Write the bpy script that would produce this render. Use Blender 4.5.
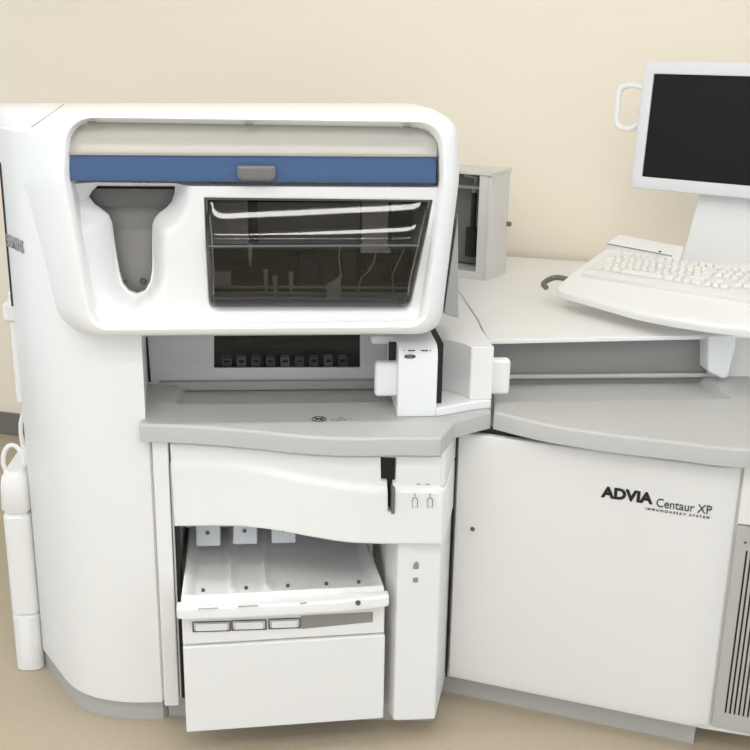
import bpy, bmesh, math, random
import numpy as np
from mathutils import Vector, Matrix
from mathutils.geometry import delaunay_2d_cdt
random.seed(3)
for o in list(bpy.data.objects): bpy.data.objects.remove(o)
C = bpy.context.scene.collection
SC = bpy.context.scene

# ------------------------------------------------------------- camera, light, exposure
F = 1050.0
TH, YAW, ROLL = math.radians(17.1), math.radians(5), math.radians(1.0)
EYE = Vector((0, 0, 1.6))
fw = Vector((math.sin(YAW)*math.cos(TH), math.cos(YAW)*math.cos(TH), -math.sin(TH)))
r0 = Vector((math.cos(YAW), -math.sin(YAW), 0)); u0 = r0.cross(fw)
rt = r0*math.cos(ROLL) + u0*math.sin(ROLL); up = rt.cross(fw)
cam = bpy.data.cameras.new('camera'); co = bpy.data.objects.new('camera', cam); C.objects.link(co)
co.matrix_world = Matrix(((rt.x, up.x, -fw.x, EYE.x), (rt.y, up.y, -fw.y, EYE.y), (rt.z, up.z, -fw.z, EYE.z), (0, 0, 0, 1)))
cam.sensor_width = 36; cam.lens = 36*F/750; cam.clip_start = .05
SC.camera = co
w = bpy.data.worlds.new('world'); SC.world = w; w.use_nodes = True
w.node_tree.nodes['Background'].inputs[0].default_value = (.855, .945, 1.05, 1)
w.node_tree.nodes['Background'].inputs[1].default_value = 0.87
TUBE = 12.8
SC.view_settings.view_transform = 'Standard'; SC.view_settings.look = 'None'
SC.view_settings.gamma = 1; SC.view_settings.use_curve_mapping = False
SC.view_settings.exposure = 0.43

# ------------------------------------------------------------- measuring helpers
def P(x, y, X=None, Y=None, Z=None, pl=None):
    """point of the place seen at (x, y) of the photograph, on the given plane"""
    d = fw*F + rt*(x-375) - up*(y-375)
    if pl: t = (pl[0]-EYE).dot(pl[1])/d.dot(pl[1])
    elif X is not None: t = (X-EYE.x)/d.x
    elif Y is not None: t = (Y-EYE.y)/d.y
    else: t = (Z-EYE.z)/d.z
    return EYE + d*t
def lin(c): return c/12.92 if c <= .04045 else ((c+.055)/1.055)**2.4
def rgb(r, g, b): return (lin(r/255), lin(g/255), lin(b/255), 1)

# ------------------------------------------------------------- materials
MATS = {}
def mat(name, col, rough=.4, metal=0, bump=0, scale=200, var=0, vscale=3, spec=.5, coat=0):
    m = bpy.data.materials.new(name); m.use_nodes = True; nt = m.node_tree; b = nt.nodes['Principled BSDF']
    b.inputs['Base Color'].default_value = col; b.inputs['Roughness'].default_value = rough
    b.inputs['Metallic'].default_value = metal; b.inputs['Specular IOR Level'].default_value = spec
    b.inputs['Coat Weight'].default_value = coat
    tc = nt.nodes.new('ShaderNodeTexCoord')
    n = nt.nodes.new('ShaderNodeTexNoise'); n.inputs['Scale'].default_value = vscale; n.inputs['Detail'].default_value = 4
    nt.links.new(tc.outputs['Object'], n.inputs['Vector'])
    mx = nt.nodes.new('ShaderNodeMix'); mx.data_type = 'RGBA'
    k = 1-max(var, .015)
    mx.inputs[6].default_value = col; mx.inputs[7].default_value = (col[0]*k, col[1]*k, col[2]*k, 1)
    nt.links.new(n.outputs[0], mx.inputs[0]); nt.links.new(mx.outputs[2], b.inputs['Base Color'])
    if bump:
        n2 = nt.nodes.new('ShaderNodeTexNoise'); n2.inputs['Scale'].default_value = scale
        nt.links.new(tc.outputs['Object'], n2.inputs['Vector'])
        bp = nt.nodes.new('ShaderNodeBump'); bp.inputs['Strength'].default_value = bump; bp.inputs['Distance'].default_value = .001
        nt.links.new(n2.outputs[0], bp.inputs['Height']); nt.links.new(bp.outputs[0], b.inputs['Normal'])
    MATS[name] = m; return m
WHITE = mat('white_plastic', rgb(240, 239, 236), .38, bump=.05, scale=600)
HOODW = mat('hood_white', rgb(240, 240, 238), .34)
CREAM = mat('warm_white', rgb(238, 236, 230), .42)
DOORM = mat('door_white', rgb(233, 231, 227), .42, bump=.05, scale=600)
COUNTER = mat('grey_counter', rgb(192, 191, 187), .45, bump=.12, scale=900, var=.03, vscale=300)
GREY = mat('mid_grey', rgb(186, 184, 178), .45)
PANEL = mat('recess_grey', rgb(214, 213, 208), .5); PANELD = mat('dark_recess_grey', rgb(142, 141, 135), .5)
TAUPE = mat('taupe_plate', rgb(150, 147, 140), .45)
BLUE = mat('blue_plastic', rgb(64, 92, 134), .42)
HANDLE = mat('handle_grey', rgb(112, 110, 105), .45)
DARK = mat('dark_interior', rgb(34, 32, 30), .5, var=.2)
DARK2 = mat('dark_brown_metal', rgb(68, 65, 62), .5)
BLACK = mat('black', rgb(14, 14, 14), .5)
FRAME = mat('window_seal', rgb(92, 89, 84), .4)
STEEL = mat('brushed_steel', rgb(176, 175, 172), .35, .6)
BOXM = mat('box_grey_metal', rgb(220, 218, 212), .4, .15)
SCREW = mat('screw_steel', rgb(110, 108, 105), .35, .7)
INK = mat('black_ink', rgb(18, 18, 20), .5)
INKN = mat('navy_ink', rgb(48, 52, 66), .5)
INKG = mat('grey_ink', rgb(150, 149, 146), .5)
KEYM = mat('key_white', rgb(241, 238, 232), .5); KCASE = mat('keyboard_case_white', rgb(232, 230, 225), .5)
TRAYM = mat('tray_white', rgb(241, 240, 237), .4)
BEZEL = mat('bezel_white', rgb(226, 226, 226), .4)
SCREEN = mat('screen_black', rgb(30, 28, 27), .45, spec=.15)
WALLM = mat('wall_beige', rgb(248, 237, 217), .8, bump=.15, scale=120, var=.03, vscale=2)
SKIRT = mat('baseboard_grey', rgb(120, 116, 110), .6)
CEILM = mat('ceiling_white', rgb(235, 233, 228), .8)
TANKM = mat('tank_white', rgb(240, 239, 236), .4)
# speckled floor
FLOORM = mat('floor_vinyl', rgb(190, 176, 152), .5, var=.12, vscale=60)
# tinted clear plastics
def clear(name, tint, gloss=.1, rough=.03, bump=0, body=0, bodycol=(1, 1, 1, 1)):
    m = bpy.data.materials.new(name); m.use_nodes = True; nt = m.node_tree; nt.nodes.clear()
    out = nt.nodes.new('ShaderNodeOutputMaterial'); t = nt.nodes.new('ShaderNodeBsdfTransparent'); t.inputs[0].default_value = tint
    g = nt.nodes.new('ShaderNodeBsdfGlossy'); g.inputs['Roughness'].default_value = rough
    mx = nt.nodes.new('ShaderNodeMixShader'); lw = nt.nodes.new('ShaderNodeFresnel'); lw.inputs[0].default_value = 1.5
    ad = nt.nodes.new('ShaderNodeMath'); ad.operation = 'MULTIPLY'; ad.inputs[1].default_value = gloss*10
    nt.links.new(lw.outputs[0], ad.inputs[0]); nt.links.new(ad.outputs[0], mx.inputs[0])
    src = t
    if body:
        d = nt.nodes.new('ShaderNodeBsdfDiffuse'); d.inputs[0].default_value = bodycol
        m2 = nt.nodes.new('ShaderNodeMixShader'); m2.inputs[0].default_value = body
        nt.links.new(t.outputs[0], m2.inputs[1]); nt.links.new(d.outputs[0], m2.inputs[2]); src = m2
    nt.links.new(src.outputs[0], mx.inputs[1]); nt.links.new(g.outputs[0], mx.inputs[2]); nt.links.new(mx.outputs[0], out.inputs[0])
    if bump:
        tc = nt.nodes.new('ShaderNodeTexCoord'); n2 = nt.nodes.new('ShaderNodeTexNoise'); n2.inputs['Scale'].default_value = 9; n2.inputs['Detail'].default_value = 0
        nt.links.new(tc.outputs['Object'], n2.inputs['Vector'])
        bp = nt.nodes.new('ShaderNodeBump'); bp.inputs['Strength'].default_value = bump; bp.inputs['Distance'].default_value = .01
        nt.links.new(n2.outputs[0], bp.inputs['Height']); nt.links.new(bp.outputs[0], g.inputs['Normal'])
    return m
GLASS = clear('smoked_acrylic', (.66, .65, .64, 1), .09, .03, 0)
GLASSD = clear('dark_acrylic', (.7, .69, .68, 1), .06, .05)
FROST = clear('frosted_cover', (.96, .95, .93, 1), .06, .2, 0, .55, rgb(232, 226, 216))
LAMPM = bpy.data.materials.new('lamp_diffuser'); LAMPM.use_nodes = True
LAMPM.node_tree.nodes['Principled BSDF'].inputs['Emission Color'].default_value = (1, .985, .98, 1)
LAMPM.node_tree.nodes['Principled BSDF'].inputs['Emission Strength'].default_value = TUBE

# ------------------------------------------------------------- object helpers
def tag(o, label=None, cat=None, group=None, kind=None):
    if label: o['label'] = label
    if cat: o['category'] = cat
    if group: o['group'] = group
    if kind: o['kind'] = kind
    return o
def thing(name, label, cat, loc, rz=0, group=None):
    o = bpy.data.objects.new(name, None); C.objects.link(o); o.location = loc; o.rotation_euler = (0, 0, rz)
    o.empty_display_size = .05
    return tag(o, label, cat, group)
def rootmat(p):
    m = Matrix.Identity(4)
    while p: m = p.matrix_basis @ m; p = p.parent
    return m
def build(name, bm, m, parent=None, local=False, bevel=0, seg=3, smooth=True, ang=35, label=None):
    if parent and not local: bm.transform(rootmat(parent).inverted())
    bmesh.ops.recalc_face_normals(bm, faces=bm.faces) if bm.faces and not getattr(bm, 'keep', 0) else None
    me = bpy.data.meshes.new(name); bm.to_mesh(me); bm.free()
    o = bpy.data.objects.new(name, me); C.objects.link(o); o.parent = parent
    me.materials.append(m)
    if smooth:
        me.polygons.foreach_set('use_smooth', [True]*len(me.polygons)); me.set_sharp_from_angle(angle=math.radians(ang))
    if bevel:
        b = o.modifiers.new('bevel', 'BEVEL'); b.width = bevel; b.segments = seg; b.limit_method = 'ANGLE'; b.angle_limit = math.radians(35); b.harden_normals = True
    if label: o['label'] = label
    return o
def prism(bm, pts, vec):
    """closed solid: polygon pts swept along vec"""
    vec = Vector(vec); n = len(pts)
    a = [bm.verts.new(p) for p in pts]; b = [bm.verts.new(Vector(p)+vec) for p in pts]
    bm.faces.new(a); bm.faces.new(b[::-1])
    for i in range(n): bm.faces.new((a[i], b[i], b[(i+1) % n], a[(i+1) % n]))
    return bm
def plan(bm, pts, z0, z1): return prism(bm, [Vector((p[0], p[1], z0)) for p in pts], (0, 0, z1-z0))
def box(bm, lo, hi):
    x0, y0, z0 = lo; x1, y1, z1 = hi
    return plan(bm, [(x0, y0), (x1, y0), (x1, y1), (x0, y1)], z0, z1)
def pbox(bm, x0, y0, x1, y1, Y, dep):
    """box whose front face, at depth Y, covers pixels x0..x1, y0..y1"""
    a = P(x0, (y0+y1)/2, Y=Y); b = P(x1, (y0+y1)/2, Y=Y); t = P((x0+x1)/2, y0, Y=Y); c = P((x0+x1)/2, y1, Y=Y)
    return box(bm, (a.x, Y, c.z), (b.x, Y+dep, t.z))
def loft(bm, rings, cap0=False, cap1=False):
    R = [[bm.verts.new(p) for p in r] for r in rings]; n = len(R[0])
    for a, b in zip(R, R[1:]):
        for i in range(n): bm.faces.new((a[i], a[(i+1) % n], b[(i+1) % n], b[i]))
    if cap0: bm.faces.new(R[0][::-1])
    if cap1: bm.faces.new(R[-1])
    return bm
def tube(bm, pts, r, n=10, closed=False):
    pts = [Vector(p) for p in pts]; rings = []; prev = None
    for i, p in enumerate(pts):
        a = pts[i-1] if i or closed else p; b = pts[(i+1) % len(pts)] if i < len(pts)-1 or closed else p
        t = (b-a).normalized()
        s = prev if prev else (Vector((0, 0, 1)) if abs(t.z) < .9 else Vector((1, 0, 0)))
        x = (s - t*s.dot(t)).normalized(); y = t.cross(x); prev = x
        rr = r[i] if isinstance(r, (list, tuple)) else r
        rings.append([p + (x*math.cos(k*2*math.pi/n)+y*math.sin(k*2*math.pi/n))*rr for k in range(n)])
    if closed: rings.append(rings[0]); return loft(bm, rings)
    return loft(bm, rings, True, True)
def disc(bm, c, nrm, r, h, n=20, dome=.3):
    """a round boss: short cylinder with a softened rim standing along nrm"""
    nrm = Vector(nrm).normalized(); x = nrm.orthogonal().normalized(); y = nrm.cross(x); c = Vector(c)
    def ring(rr, hh): return [c+nrm*hh+(x*math.cos(k*2*math.pi/n)+y*math.sin(k*2*math.pi/n))*rr for k in range(n)]
    return loft(bm, [ring(r, -h*.5), ring(r, h*(1-dome)), ring(r*.8, h), ring(r*.35, h*.95), ring(r*.3, h*.6)], True, True)
def resample(pts, step, closed=True):
    out = []; n = len(pts)
    for i in range(n if closed else n-1):
        a = Vector(pts[i][:2]); b = Vector(pts[(i+1) % n][:2]); k = max(1, int((b-a).length/step))
        for j in range(k): out.append(a.lerp(b, j/k))
    if not closed: out.append(Vector(pts[-1][:2]))
    return out
def spline(pts, k=6, closed=False):
    """Catmull-Rom through 2D points"""
    n = len(pts); out = []
    g = (lambda i: pts[i % n]) if closed else (lambda i: pts[max(0, min(n-1, i))])
    for i in range(n if closed else n-1):
        p0, p1, p2, p3 = [Vector(g(i+j)[:2]) for j in (-1, 0, 1, 2)]
        for j in range(k):
            t = j/k
            out.append(.5*((2*p1)+(p2-p0)*t+(2*p0-5*p1+4*p2-p3)*t*t+(3*p1-p0-3*p2+p3)*t**3))
    if not closed: out.append(Vector(pts[-1][:2]))
    return out
def roundpoly(pts, rad, n=6):
    """round the corners of a polygon"""
    out = []; N = len(pts)
    for i in range(N):
        p = Vector(pts[i][:2]); a = Vector(pts[i-1][:2])-p; b = Vector(pts[(i+1) % N][:2])-p
        r = rad[i] if isinstance(rad, (list, tuple)) else rad
        r = min(r, a.length*.49, b.length*.49)
        if r <= 0: out.append(p); continue
        A = p+a.normalized()*r; B = p+b.normalized()*r
        for k in range(n+1):
            t = k/n; out.append(A*(1-t)**2+p*2*t*(1-t)*.98+B*t*t+p*.04*t*(1-t))
    return out
def segdist(Q, poly):
    """distance of each row of Q to the closed polyline"""
    A = np.array([(p[0], p[1]) for p in poly]); B = np.roll(A, -1, 0); best = np.full(len(Q), 1e9)
    for a, b in zip(A, B):
        d = b-a; L = max(d@d, 1e-12); t = np.clip(((Q-a)@d)/L, 0, 1)
        best = np.minimum(best, np.hypot(*(Q-(a+t[:, None]*d)).T))
    return best
def inside(Q, poly):
    A = np.array([(p[0], p[1]) for p in poly]); B = np.roll(A, -1, 0); c = np.zeros(len(Q), bool)
    for (x0, y0), (x1, y1) in zip(A, B):
        if y0 == y1: continue
        m = ((y0 > Q[:, 1]) != (y1 > Q[:, 1])) & (Q[:, 0] < (x1-x0)*(Q[:, 1]-y0)/(y1-y0)+x0); c ^= m
    return c
def sheet(outer, holes, fn, spacing, to3, thick, er=.004, her=.003):
    """solid panel: 2D outline with holes, relief fn(Q, holedists), rounded rims, flat back"""
    step = spacing*.8
    loops = [resample(outer, step)]+[resample(h, step) for h in holes]
    V = [p for l in loops for p in l]; E = []; s = 0
    for l in loops:
        n = len(l); E += [(s+i, s+(i+1) % n) for i in range(n)]; s += n
    A = np.array([(p.x, p.y) for p in loops[0]]); lo = A.min(0); hi = A.max(0)
    gx, gy = np.meshgrid(np.arange(lo[0], hi[0], spacing), np.arange(lo[1], hi[1], spacing)); Q = np.stack([gx.ravel(), gy.ravel()], 1)
    keep = inside(Q, loops[0])
    for h in loops[1:]: keep &= ~inside(Q, h)
    for i, l in enumerate(loops): keep &= segdist(Q, l) > max(spacing*.5, (er if i == 0 else her)*1.3)
    V += [Vector(q) for q in Q[keep]]
    rr = []
    for i, l in enumerate(loops):
        r = er if i == 0 else her
        if r <= 0: continue
        n = len(l); area = sum(l[k].x*l[(k+1) % n].y-l[(k+1) % n].x*l[k].y for k in range(n)); sg = 1 if area > 0 else -1
        if i: sg = -sg
        for k in range(n):
            t = (l[(k+1) % n]-l[k-1]).normalized(); nn = Vector((-t.y, t.x))*sg
            for q in (.12, .4, 1.0): rr.append(l[k]+nn*r*q)
    if rr:
        Rn = np.array([(p.x, p.y) for p in rr]); kk = inside(Rn, loops[0])
        for h in loops[1:]: kk &= ~inside(Rn, h)
        dd = np.min([segdist(Rn, l) for l in loops], 0); kk &= dd > .08*min(x for x in (er, her if holes else er) if x > 0)
        V += [Vector(q) for q in Rn[kk]]
    vs, es, fs, *_ = delaunay_2d_cdt(V, E, [], 0, 1e-7)
    Q = np.array([(v.x, v.y) for v in vs]); tri = np.array([f for f in fs if len(f) == 3]); cen = Q[tri].mean(1)
    ok = inside(cen, loops[0])
    for h in loops[1:]: ok &= ~inside(cen, h)
    tri = tri[ok]
    ds = [segdist(Q, l) for l in loops]; W = fn(Q, ds[1:])
    for i, d in enumerate(ds):
        r = er if i == 0 else her
        if r > 0: x = np.clip(r-d, 0, r); W = W-(r-np.sqrt(np.maximum(r*r-x*x, 0)))
    bm = bmesh.new(); top = [bm.verts.new(to3(q[0], q[1], ww)) for q, ww in zip(Q, W)]; bot = [bm.verts.new(to3(q[0], q[1], -thick)) for q in Q]
    cnt = {}
    for a, b, c in tri:
        bm.faces.new((top[a], top[b], top[c])); bm.faces.new((bot[c], bot[b], bot[a]))
        for e in ((a, b), (b, c), (c, a)): cnt[frozenset(e)] = cnt.get(frozenset(e), [])+[e]
    for es_ in cnt.values():
        if len(es_) == 1:
            a, b = es_[0]; bm.faces.new((top[b], top[a], bot[a], bot[b]))
    bmesh.ops.delete(bm, geom=[v for v in bm.verts if not v.link_faces], context='VERTS')
    return bm
def ss(x, a, b):
    t = np.clip((x-a)/(b-a), 0, 1); return t*t*(3-2*t)
flat = lambda Q, h: np.zeros(len(Q))
def XZ(Y): return lambda u, v, w_: Vector((u, Y-w_, v))
def px(pts, **k): return [P(x, y, **k) for x, y in pts]
def xz(pts, Y): return [(p.x, p.z) for p in px(pts, Y=Y)]
def xy(pts, Z): return [(p.x, p.y) for p in px(pts, Z=Z)]
def text(name, body, size, origin, ex, ez, m, parent, bold=0, sx=1, sp=1, depth=.0008):
    cu = bpy.data.curves.new(name, 'FONT'); cu.body = body; cu.size = size; cu.offset = bold; cu.space_character = sp; cu.extrude = depth; cu.resolution_u = 4
    t = bpy.data.objects.new(name, cu); C.objects.link(t); bpy.context.view_layer.update()
    me = bpy.data.meshes.new_from_object(t.evaluated_get(bpy.context.evaluated_depsgraph_get()))
    bpy.data.objects.remove(t); ex = Vector(ex).normalized(); ez = Vector(ez).normalized(); nn = ex.cross(ez)
    M = Matrix(((ex.x*sx, ez.x, nn.x, origin[0]), (ex.y*sx, ez.y, nn.y, origin[1]), (ex.z*sx, ez.z, nn.z, origin[2]), (0, 0, 0, 1)))
    me.transform(rootmat(parent).inverted() @ M)
    o = bpy.data.objects.new(name, me); C.objects.link(o); me.materials.clear(); me.materials.append(m); o.parent = parent
    return o
def screws(pts, nrm, r, parent, name='screw', m=None):
    for p in pts:
        b = bmesh.new(); disc(b, p, nrm, r, r*.7, 14); build(name, b, m or SCREW, parent)

# ------------------------------------------------------------- the room
WD = Vector((math.cos(math.atan(-.37)), math.sin(math.atan(-.37)), 0)); WN = Vector((-WD.y, WD.x, 0))   # along the wall, away from the room
W0 = Vector((-1.18, 4.36, 0))
def wallbox(name, a, b, z0, z1, t0, t1, m, kind='structure', bevel=0):
    p = [W0+WD*a+WN*t0, W0+WD*b+WN*t0, W0+WD*b+WN*t1, W0+WD*a+WN*t1]
    bm = bmesh.new(); plan(bm, p, z0, z1); o = build(name, bm, m, bevel=bevel); o['kind'] = kind; return o
wallbox('wall_back', -1.6, 5.0, 0, 2.8, 0, .1, WALLM)
wallbox('baseboard_back', -1.6, 5.0, 0, .1, -.012, 0, SKIRT, bevel=.004)
fl = [W0+WD*-1.6+WN*.1, W0+WD*5+WN*.1, W0+WD*5-WN*7, W0+WD*-1.6-WN*7]
bm = bmesh.new(); plan(bm, fl, -.05, 0); build('floor', bm, FLOORM)['kind'] = 'structure'
bm = bmesh.new(); plan(bm, fl, 2.8, 2.85); build('ceiling', bm, CEILM)['kind'] = 'structure'

def lamp(x, y, label, first=None):
    if first:
        t = first.copy(); C.objects.link(t); t.location = (x, y, 2.8); t['label'] = label
        for c in first.children:
            d = c.copy(); C.objects.link(d); d.parent = t
        return t
    t = thing('ceiling_light', label, 'ceiling light', (x, y, 2.8), 0, 'long ceiling lights over the analyzer')
    b = bmesh.new(); box(b, (-1.45, -.11, -.05), (1.45, .11, 0)); build('housing', b, CEILM, t, local=True, bevel=.01)
    b = bmesh.new(); box(b, (-1.4, -.055, -.062), (1.4, .055, -.0505)); build('diffuser', b, LAMPM, t, local=True, bevel=.003)
    return t
L1 = lamp(-.5, .75, 'long white ceiling light just in front of the analyzer')
lamp(-.5, .1, 'long white ceiling light in the middle of the row', L1)
lamp(-.5, -1.1, 'long white ceiling light farthest from the analyzer', L1)
lamp(-.3, 1.95, 'long white ceiling light added over the analyzer to brighten the beige wall', L1)  # added lamp, no such fixture known; lifts the wall and shelf

# ------------------------------------------------------------- the analyzer
R = thing('laboratory_analyzer', 'large white immunoassay analyzer with blue-striped hood, grey counter and pull-out sample tray', 'laboratory analyzer', (.2, 2.6, 0))
ZC = .80
# --- left tower: plan with a soft front corner sweeping back to the side
YB = 2.27
xr = P(157, 500, Y=YB).x
xl = P(62, 400, Y=YB).x
cd = Vector((-.515, .857))
far = Vector((xl, YB))+cd*.30
base = [Vector((xr, YB+.02)), Vector((xr-.012, YB))]
cor = Vector((xl, YB))
for k in range(9):
    t = k/8; A = cor+Vector((.16, 0)); B = cor+cd*.13
    base.append(A*(1-t)**2+cor*2*t*(1-t)+B*t*t)
base += [far, far+Vector((.0, .012)), far+Vector((.05, .5)), Vector((xr, 3.1))]
bm = bmesh.new(); plan(bm, base, .06, ZC-.003); xk = P(142.5, 360, Y=YB).x; plan(bm, [Vector((xk, YB))]+[p for p in base if p.x < xk-.005 and p.y < 2.9]+[Vector((P(146, 355, Y=2.5).x-.002, 3.1)), Vector((P(146, 355, Y=2.5).x-.002, 2.5))], ZC-.003, 1.02); build('tower_housing', bm, WHITE, R)
xc_ = P(84, 300, Y=2.3).x
up_pl = [Vector((xc_, YB)), ]+[p for p in base[2:] if p.x < xc_ and p.y < 2.9]+[Vector((xc_, 2.95))]
bm = bmesh.new(); plan(bm, up_pl, 1.0195, 1.42); build('tower_side_panel', bm, WHITE, R, bevel=.0)
bm = bmesh.new(); plan(bm, [p+Vector((.0, .015)) if p.y < 2.9 else p-Vector((0, .02)) for p in base], 0, .06); build('plinth', bm, GREY, R)
# rear edge strip and side bracket at the far left of the tower
bm = bmesh.new(); d3 = Vector((far.x, far.y))
plan(bm, [d3+Vector((-.001, .001)), d3+Vector((-.006, .004)), d3+Vector((.0, .06)), d3+Vector((.012, .06))], 1.0, 1.34); build('door_gasket', bm, BLACK, R)
bm = bmesh.new(); s0 = P(9, 320, Y=far.y+.10)
plan(bm, [(s0.x, s0.y), (s0.x+.06, s0.y), (s0.x+.06, s0.y+.12), (s0.x, s0.y+.12)], P(15, 404, Y=far.y+.1).z, P(8, 300, Y=far.y+.1).z+.02)
build('side_rail', bm, WHITE, R, bevel=.008)
bm = bmesh.new(); plan(bm, [(s0.x-.012, s0.y-.01), (s0.x+.05, s0.y-.01), (s0.x+.05, s0.y+.06), (s0.x-.012, s0.y+.06)], P(8, 322, Y=far.y+.1).z, P(8, 302, Y=far.y+.1).z)
build('side_bump', bm, WHITE, R, bevel=.01)
# maker's name on the slanted side
pn = Vector((cd.x, cd.y, 0)); nrm = Vector((-cd.y, cd.x, 0))   # towards camera-left
if nrm.dot(EYE-Vector((xl, YB, 1))) < 0: nrm = -nrm
pl = (Vector((cor.x, cor.y, 0))+nrm*.0015, nrm)
a = P(6.5, 242, pl=pl); b_ = P(26, 252, pl=pl)
text('maker_name', 'SIEMENS', .042, (a.x, a.y, a.z-.008), (-cd.x, -cd.y, 0), (0, 0, 1), INKG, R, .0004, sx=(b_-a).length/.175)
# strip beside the drawer bay
x0, x1 = P(157.5, 560, Y=2.25).x, P(173, 560, Y=2.25).x
bm = bmesh.new(); box(bm, (x0, 2.25, .06), (x1, 2.8, .76)); build('bay_post', bm, WHITE, R, bevel=.004)
# --- the counter, two slabs meeting in a dark seam
def trough(x0, x1, y0, dpt=.018):
    def f(Q, h):
        return -dpt*ss(Q[:, 0], x0-.006, x0+.004)*(1-ss(Q[:, 0], x1-.004, x1+.006))*ss(Q[:, 1], y0-.006, y0+.006)
    return f
frontL = spline([(139, 424), (180, 425.5), (220, 428), (260, 431.5), (292, 435), (320, 437), (346, 438), (372, 438), (400, 437.5), (430, 438)], 4)
ol = xy(frontL, ZC) + xy([(441, 437.5), (448, 430), (455, 421), (472, 416), (491, 411.5)], ZC)
ol += [(P(491, 378, Z=ZC).x, 2.56), (P(146, 383, Z=ZC).x, 2.56)]
bm = sheet(ol, [], trough(P(180, 395, Z=ZC).x, 2, P(250, 402, Z=ZC).y), .0075, lambda u, v, w_: Vector((u, v, ZC+w_)), .042, .007)
build('left_counter', bm, COUNTER, R, ang=40)
frontR = spline([(494, 412), (520, 418.5), (550, 425), (600, 433), (640, 438), (676, 442), (715, 447), (746, 449.5)], 4)
orr = xy(frontR, ZC)
e = Vector(orr[-1]); orr += [(e.x+.05, e.y+.0), (e.x+.10, e.y+.08), (e.x+.24, 2.56), (P(494, 378, Z=ZC).x, 2.56)]
bm = sheet(orr, [], trough(-2, P(718, 390, Z=ZC).x, P(600, 399, Z=ZC).y), .0075, lambda u, v, w_: Vector((u, v, ZC+w_)), .042, .007)
build('right_counter', bm, COUNTER, R, ang=40)
# little printed marks on the left counter
m0 = P(319, 419, Z=ZC+.0008)
bm = bmesh.new(); tube(bm, [m0+Vector((math.cos(k*math.pi/12)*.016, math.sin(k*math.pi/12)*.016, 0)) for k in range(24)], .0012, 6, True)
tube(bm, [m0+Vector((-.011, .011, 0)), m0+Vector((.011, -.011, 0))], .0012, 6); tube(bm, [m0+Vector((-.008, -.004, 0)), m0+Vector((.01, .004, 0))], .002, 6)
build('warning_symbol', bm, INKN, R)
m1 = P(341, 419, Z=ZC+.0008)
bm = bmesh.new(); tri = [m1+Vector((-.012, -.010, 0)), m1+Vector((.012, -.010, 0)), m1+Vector((0, .012, 0))]
tube(bm, tri, .001, 6, True); tube(bm, [m1+Vector((0, .004, 0)), m1+Vector((0, -.005, 0))], .001, 6)
tube(bm, [m1+Vector((-.024, -.004, 0)), m1+Vector((-.014, -.004, 0))], .001, 6); tube(bm, [m1+Vector((.014, .0, 0)), m1+Vector((.026, .0, 0))], .001, 6)
build('caution_symbol', bm, INKG, R)
# --- recess behind the counter, left
YR = 2.53
xL, xR = P(146, 355, Y=YR).x, P(400, 355, Y=YR).x
ou = [(xL, ZC-.02), (xR+.08, ZC-.02), (xR+.08, 1.02), (xL, 1.02)]
wn = xz([(214, 368), (360, 367.5), (360, 335), (214, 336)], YR)
zb = P(250, 379, Y=YR).z
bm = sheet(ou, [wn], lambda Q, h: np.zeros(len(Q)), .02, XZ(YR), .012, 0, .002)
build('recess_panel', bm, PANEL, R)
bm = bmesh.new(); box(bm, (xL+.03, YR-.010, ZC-.015), (xR+.08, YR+.0, zb-.004)); box(bm, (xL+.03, YR-.004, zb-.003), (xR+.08, YR+.0, zb)); build('conveyor_rail', bm, GREY, R, bevel=.001)
bm = bmesh.new(); prism(bm, px([(144, 337), (147.5, 337), (151, 382), (148.5, 382)], Y=YR-.004), (0, .002, 0)); build('panel_gap', bm, BLACK, R)
bm = bmesh.new(); prism(bm, [Vector((x, YR+.004, z)) for x, z in wn], (0, .003, 0)); build('sampler_window', bm, GLASSD, R)
# sampler interior: dark bay and a row of rack positions
bm = bmesh.new(); x0, x1 = wn[0][0], wn[1][0]; z0, z1 = wn[0][1], wn[2][1]
box(bm, (x0-.02, YR+.16, z0-.02), (x1+.02, YR+.165, z1+.03)); box(bm, (x0-.02, YR+.013, z0-.02), (x1+.02, YR+.16, z0-.015)); box(bm, (x0-.02, YR+.013, z1+.025), (x1+.02, YR+.16, z1+.03))
build('sampler_bay', bm, DARK, R)
for k in range(9):
    xx = x0+.03+(x1-x0-.05)*k/8.6
    bm = bmesh.new(); box(bm, (xx-.011, YR+.03, z0-.014), (xx+.011, YR+.06, z0+.016)); o = build('rack_position', bm, WHITE if k % 3 == 1 else GREY, R, bevel=.002)
    bm = bmesh.new(); box(bm, (xx-.007, YR+.028, z0+.004), (xx+.007, YR+.0295, z0+.012)); build('label_strip', bm, BLACK, o)
bm = bmesh.new(); tube(bm, [(x0+.02, YR+.1, z1-.02), (x0+.1, YR+.07, z1-.03), (x1-.05, YR+.1, z1-.02)], .004); box(bm, (x0+.06, YR+.08, z1-.04), (x0+.09, YR+.1, z1)); box(bm, (x0+.15, YR+.06, z0+.02), (x1-.1, YR+.07, z0+.03)); build('transport_arm', bm, DARK2, R)
# --- recess, right, and the bracket under the shelf
xa, xb = P(492, 360, Y=2.56).x, P(707, 360, Y=2.56).x
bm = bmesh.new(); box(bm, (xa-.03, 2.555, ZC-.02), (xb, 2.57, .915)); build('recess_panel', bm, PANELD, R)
zz = P(600, 376, Y=2.545).z
bm = bmesh.new(); tube(bm, [(xa, 2.545, zz), (xb, 2.545, zz)], .006); build('conveyor_rail', bm, COUNTER, R)
bm = bmesh.new(); q = px([(708, 336), (736, 335), (736, 345), (728, 378), (722, 379), (708, 372)], Y=2.50); prism(bm, q, (0, .07, 0)); build('shelf_bracket', bm, WHITE, R, bevel=.006)
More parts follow.
